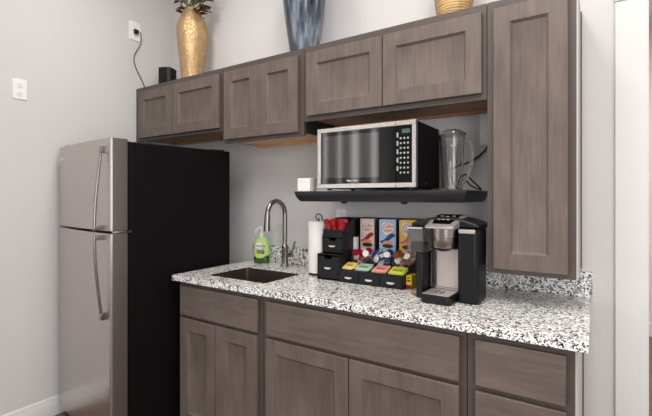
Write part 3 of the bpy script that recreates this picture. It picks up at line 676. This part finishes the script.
# creamer boxes
CR = [('pink and red', (238, 206, 200), (170, 20, 40), -1.004, 0.085, 'red'), ('light blue', (170, 198, 232), (22, 58, 120), -0.888, 0.095, 'blue'), ('yellow and orange', (248, 196, 96), (228, 92, 36), -0.779, 0.092, 'orange')]
CREAM = flat('cream_logo_print', 244, 234, 220); REDP = flat('red_logo_print', 190, 40, 46); COOK = flat('cookie_print', 222, 160, 112); CHOC = flat('dark_chocolate_print', 50, 26, 20)
for nm, base_c, sw_c, cx_, bw, short in CR:
    t = thing('creamer_box', '%s printed coffee creamer carton standing in the organizer' % nm, 'box', (cx_, 1.962, 0.9845))
    bc = flat(short+'_creamer_carton', *base_c, 0.45); swm = flat(short+'_swoosh_print', *sw_c, 0.45)
    hw = bw/2-0.001; fy = -0.032
    MB().box(-hw, hw, fy, 0.032, 0, 0.235).build('carton', bc, t, bevel=0.001)
    MB().box(hw-0.0001, hw+0.0006, fy+0.001, 0.031, 0.002, 0.233).build('side_print', flat('grey_carton_side', 120, 110, 116), t)
    # logo blob
    pts = []
    for k in range(28):
        a = 2*PI*k/28; r = 0.034+0.003*math.sin(3*a+0.6)
        pts.append((r*math.cos(a)*0.98, 0.190+r*0.95*math.sin(a)))
    MB().prism(pts, fy-0.0008, fy-0.0001, 'y').build('logo_patch', CREAM, t)
    r1 = [(1.0*math.cos(a), math.sin(a)) for a in [math.radians(v) for v in range(40, 320, 14)]]
    MB().tube([(-0.002+0.024*a, fy-0.0012, 0.192+0.021*c2) for a, c2 in r1], 0.0012, 6, 0).build('logo_outline', REDP, t)
    text('logo_text', 'Coffee', 0.0225, REDP, t, (0.002, fy-0.0013, 0.199), shear=0.2)
    text('logo_text', 'mate', 0.0215, REDP, t, (0.004, fy-0.0013, 0.182), shear=0.2)
    # swoosh band
    up = []; dn = []
    for k in range(13):
        u = -1+2*k/12; up.append((u*hw*0.93, 0.140+0.024*u+0.006*math.sin(u*4)+0.010*max(0, 1-u*u))); dn.append((u*hw*0.93, 0.138+0.020*u+0.006*math.sin(u*4)-0.020*max(0, 1-u*u)))
    b = MB()
    for k in range(12): b.prism([dn[k], dn[k+1], up[k+1], up[k]], fy-0.0007, fy-0.0002, 'y')
    b.build('swoosh', swm, t)
    MB().lathe([(0.027, fy-0.0009), (0.028, fy-0.0002)], (0, 0, 0.112), 20, 'y', sx=1, sy=0.55).build('cookie_picture', COOK, t)
    MB().lathe([(0.03, fy-0.0016), (0.031, fy-0.0010)], (0.002, 0, 0.099), 20, 'y', sx=1, sy=0.34).build('chocolate_picture', CHOC, t)
PODC = {'red': [(150, 20, 38), (120, 16, 30)], 'blue': [(34, 62, 110), (225, 226, 232)], 'orange': [(120, 66, 36), (200, 150, 100)]}
def pod_proto(nm, c1, c2):
    t = thing('creamer_cup', 'small %s creamer cup piled in the organizer bin' % nm, 'creamer cup', group='%s creamer cups' % nm)
    MB().lathe([(0.010, 0), (0.0115, 0.001), (0.0145, 0.020), (0.0165, 0.0205), (0.0165, 0.0215)], n=16).build('cup', c2, t)
    MB().lathe([(0.0167, 0.0217), (0.0167, 0.0226)], n=16).build('foil_lid', c1, t)
    return t
for nm, base_c, sw_c, cx_, bw, short in CR:
    wd = {'red': 'red', 'blue': 'blue and white', 'orange': 'brown'}[short]
    c1 = flat(short+'_cup_lid', *PODC[short][0], 0.3); c2 = flat(short+'_cup_side', *PODC[short][1], 0.4)
    P = P2 = None; WP2 = flat('white_cup_plastic', 232, 228, 224, 0.3)
    for ly in range(3):
        for i in range(3):
            for j in range(2):
                q = (ly+i+j) % 3 == 1
                if q and P2 is None: P2 = pod_proto('white', WP2, c1 if short == 'blue' else WP2); P2['label'] = 'white-lidded creamer cup piled in the bin of the %s creamer carton' % nm; P2['group'] = 'white creamer cups by the %s carton' % nm; o = P2
                elif q: o = copy_tree(P2)
                elif P is None: P = pod_proto(wd, c1, c2); o = P
                else: o = copy_tree(P)
                ox = -0.030+i*0.030+(0.008 if ly % 2 else 0)-0.002
                if ly % 2 and i == 2: ox = 0.033
                M = Matrix.Translation((cx_+ox*0.98, 1.864+j*0.034, 0.994+ly*0.0255+0.008*j*(ly > 0))) @ Euler((random.uniform(0.5, 1.3), random.uniform(-0.5, 0.5), random.uniform(-0.7, 0.7))).to_matrix().to_4x4() @ Matrix.Translation((0, 0, -0.011))
                o.matrix_basis = M

# tea box right of the organizer
tb = thing('tea_box', 'small yellow and red carton squeezed between organizer and coffee maker', 'box', (-0.7065, 1.80, ZK))
MB().box(-0.013, 0.013, -0.035, 0.035, 0, 0.062).build('carton', flat('yellow_tea_carton', 232, 196, 40), tb, bevel=0.001)
MB().box(-0.0135, 0.0135, -0.0355, -0.0345, 0.002, 0.020).build('red_band', flat('maroon_band', 110, 20, 28), tb)
MB().box(-0.008, 0.008, -0.0358, -0.0350, 0.036, 0.043).box(-0.008, 0.008, -0.0358, -0.0350, 0.050, 0.055).build('dark_print', CHOC, tb)

# ------------------------------------------------------------------ coffee maker
km = thing('coffee_maker', 'black and silver single-serve coffee maker with side water tank', 'coffee maker', (-0.514, 1.572, ZK), rz=math.radians(-3))
# local: x -0.12..0.12, y 0 (tray front) .. 0.40, z 0..0.34
KS = mat('silver_painted_plastic', rgb(186, 180, 176), 0.32, 0.6)
KB = mat('rose_grey_splash_plate', rgb(186, 172, 168), 0.35, 0.35)
def rbox(b, x0, x1, y0, y1, z0, z1): b.box(x0, x1, y0, y1, z0, z1)
# base and drip tray
MB().prism([(-0.072, 0.012), (-0.060, 0.0), (0.040, 0.0), (0.052, 0.012), (0.052, 0.13), (-0.072, 0.13)], 0.002, 0.034, 'z').build('drip_tray', BLK, km, bevel=0.004)
tr = MB().box(-0.064, 0.044, 0.008, 0.122, 0.0345, 0.0375).build('tray_grate', KS, km, bevel=0.001)
for k in range(4): MB().tube([(-0.010+0.018*math.cos(a), 0.062+0.018*math.sin(a), 0.0385) for a in [k*PI/2+0.2+q*0.3 for q in range(4)]], 0.0018, 6, 0).build('grate_slot', BLK, tr)
# back plate column
MB().box(-0.072, 0.052, 0.134, 0.27, 0.003, 0.200).build('rear_column', BLK, km, bevel=0.003)
MB().box(-0.056, 0.046, 0.128, 0.1335, 0.045, 0.205).build('splash_plate', KB, km, bevel=0.001)
MB().box(-0.056, 0.046, 0.122, 0.128, 0.0385, 0.044).build('plate_lip', KS, km, bevel=0.001)
# right tower
MB().prism([(0.053, 0.085), (0.060, 0.078), (0.122, 0.082), (0.132, 0.098), (0.128, 0.215), (0.053, 0.215)], 0.002, 0.292, 'z').build('right_tower', BLKM, km, bevel=0.006)
MB().box(0.058, 0.122, 0.076, 0.0835, 0.276, 0.292).build('tower_trim', KS, km, bevel=0.002)
# top hood (curved profile across the width), extruded along depth
def hood(x0, x1, y0, y1, z0, zt, bulge, name, m, bev=0.004):
    n = 12; pts = [(x0, z0)]
    for k in range(n+1):
        t = k/n; pts.append((x0+(x1-x0)*t, zt+bulge*(1-(2*t-1)**2)))
    pts.append((x1, z0)); return MB().prism(pts, y0, y1, 'y').build(name, m, km, bevel=bev)
hood(-0.154, 0.132, 0.100, 0.270, 0.293, 0.308, 0.030, 'top_hood', BLK, 0.008)
MB().box(-0.072, 0.0525, 0.13, 0.27, 0.2005, 0.2925).build('head_block', BLK, km, bevel=0.003)
# brew head : silver drum
MB().lathe([(0.046, 0.215), (0.049, 0.222), (0.050, 0.255), (0.053, 0.257), (0.055, 0.292)], (-0.006, 0.092, 0), 40).build('brew_head', STEEL2, km)
MB().lathe([(0.0505, 0.2545), (0.0545, 0.2555), (0.0505, 0.2565)], (-0.006, 0.092, 0), 40).build('head_ring', CHROME, km)
MB().lathe([(0.018, 0.200), (0.040, 0.214)], (-0.006, 0.092, 0), 24).build('nozzle', BLK, km)
# silver lid with control panel, sloping up to the back
b = MB(); bm = b.bm
prof = [(0.030, 0.2945, 0.298), (0.040, 0.2935, 0.306), (0.09, 0.2935, 0.322), (0.15, 0.330, 0.3405), (0.20, 0.338, 0.345)]
rows = []
for y, z0, z1 in prof:
    t = (y-0.03)/0.17; hw = 0.058+0.008*t
    rows.append([bm.verts.new(p) for p in ((-hw-0.006, y, z0), (hw-0.006, y, z0), (hw-0.006, y, z1-0.004), (hw*0.9-0.006, y, z1), (-hw*0.9-0.006, y, z1), (-hw-0.006, y, z1-0.004))])
for A, B in zip(rows, rows[1:]):
    for i in range(6): bm.faces.new((A[i], A[(i+1) % 6], B[(i+1) % 6], B[i]))
bm.faces.new(rows[0][::-1]); bm.faces.new(rows[-1]); b.build('lid', KS, km, bevel=0.002)
b = MB(); bm = b.bm
pp = [(0.058, 0.3125, 0.036), (0.09, 0.3228, 0.042), (0.15, 0.3414, 0.048), (0.19, 0.3452, 0.046)]
rows = [[bm.verts.new(p) for p in ((-hw-0.006, y, z-0.003), (hw-0.006, y, z-0.003), (hw-0.006, y, z+0.0008), (-hw-0.006, y, z+0.0008))] for y, z, hw in pp]
for A, B in zip(rows, rows[1:]):
    for i in range(4): bm.faces.new((A[i], A[(i+1) % 4], B[(i+1) % 4], B[i]))
bm.faces.new(rows[0][::-1]); bm.faces.new(rows[-1]); cpn = b.build('control_panel', BLKG, km)
for x, y in ((-0.03, 0.10), (-0.012, 0.10), (0.008, 0.10), (-0.006, 0.135), (-0.03, 0.14), (0.02, 0.14)):
    z = 0.3228+(y-0.09)*0.31; MB().lathe([(0.006, 0), (0.005, 0.002)], (x, y, z+0.0012), 12, sx=1.2).build('button', GREY, cpn)
# left water tank side
MB().box(-0.132, -0.0735, 0.135, 0.30, 0.003, 0.1885).build('left_base', BLK, km, bevel=0.004)
MB().prism([(-0.124, 0.09), (-0.115, 0.065), (-0.088, 0.065), (-0.082, 0.08), (-0.082, 0.134), (-0.124, 0.134)], 0.003, 0.1885, 'z').build('left_column', BLK, km, bevel=0.004)
b = MB()
b.prism([(-0.156, 0.085), (-0.148, 0.050), (-0.078, 0.050), (-0.0745, 0.29), (-0.156, 0.29)], 0.190, 0.286, 'z').build('water_tank', CLEAR, km, bevel=0.004)
MB().box(-0.138, -0.096, 0.065, 0.12, 0.193, 0.232).build('tank_filter', BLKM, km, bevel=0.003)
MB().prism([(-0.157, 0.084), (-0.149, 0.048), (-0.070, 0.048), (-0.072, 0.098), (-0.157, 0.098)], 0.2865, 0.296, 'z').build('tank_lid', BLK, km, bevel=0.003)
MB().box(-0.146, -0.080, 0.0455, 0.0478, 0.288, 0.295).build('lid_trim', KS, km)
MB().box(-0.0725, -0.050, 0.118, 0.1275, 0.040, 0.212).build('clear_tube', GLASS, km, bevel=0.002)
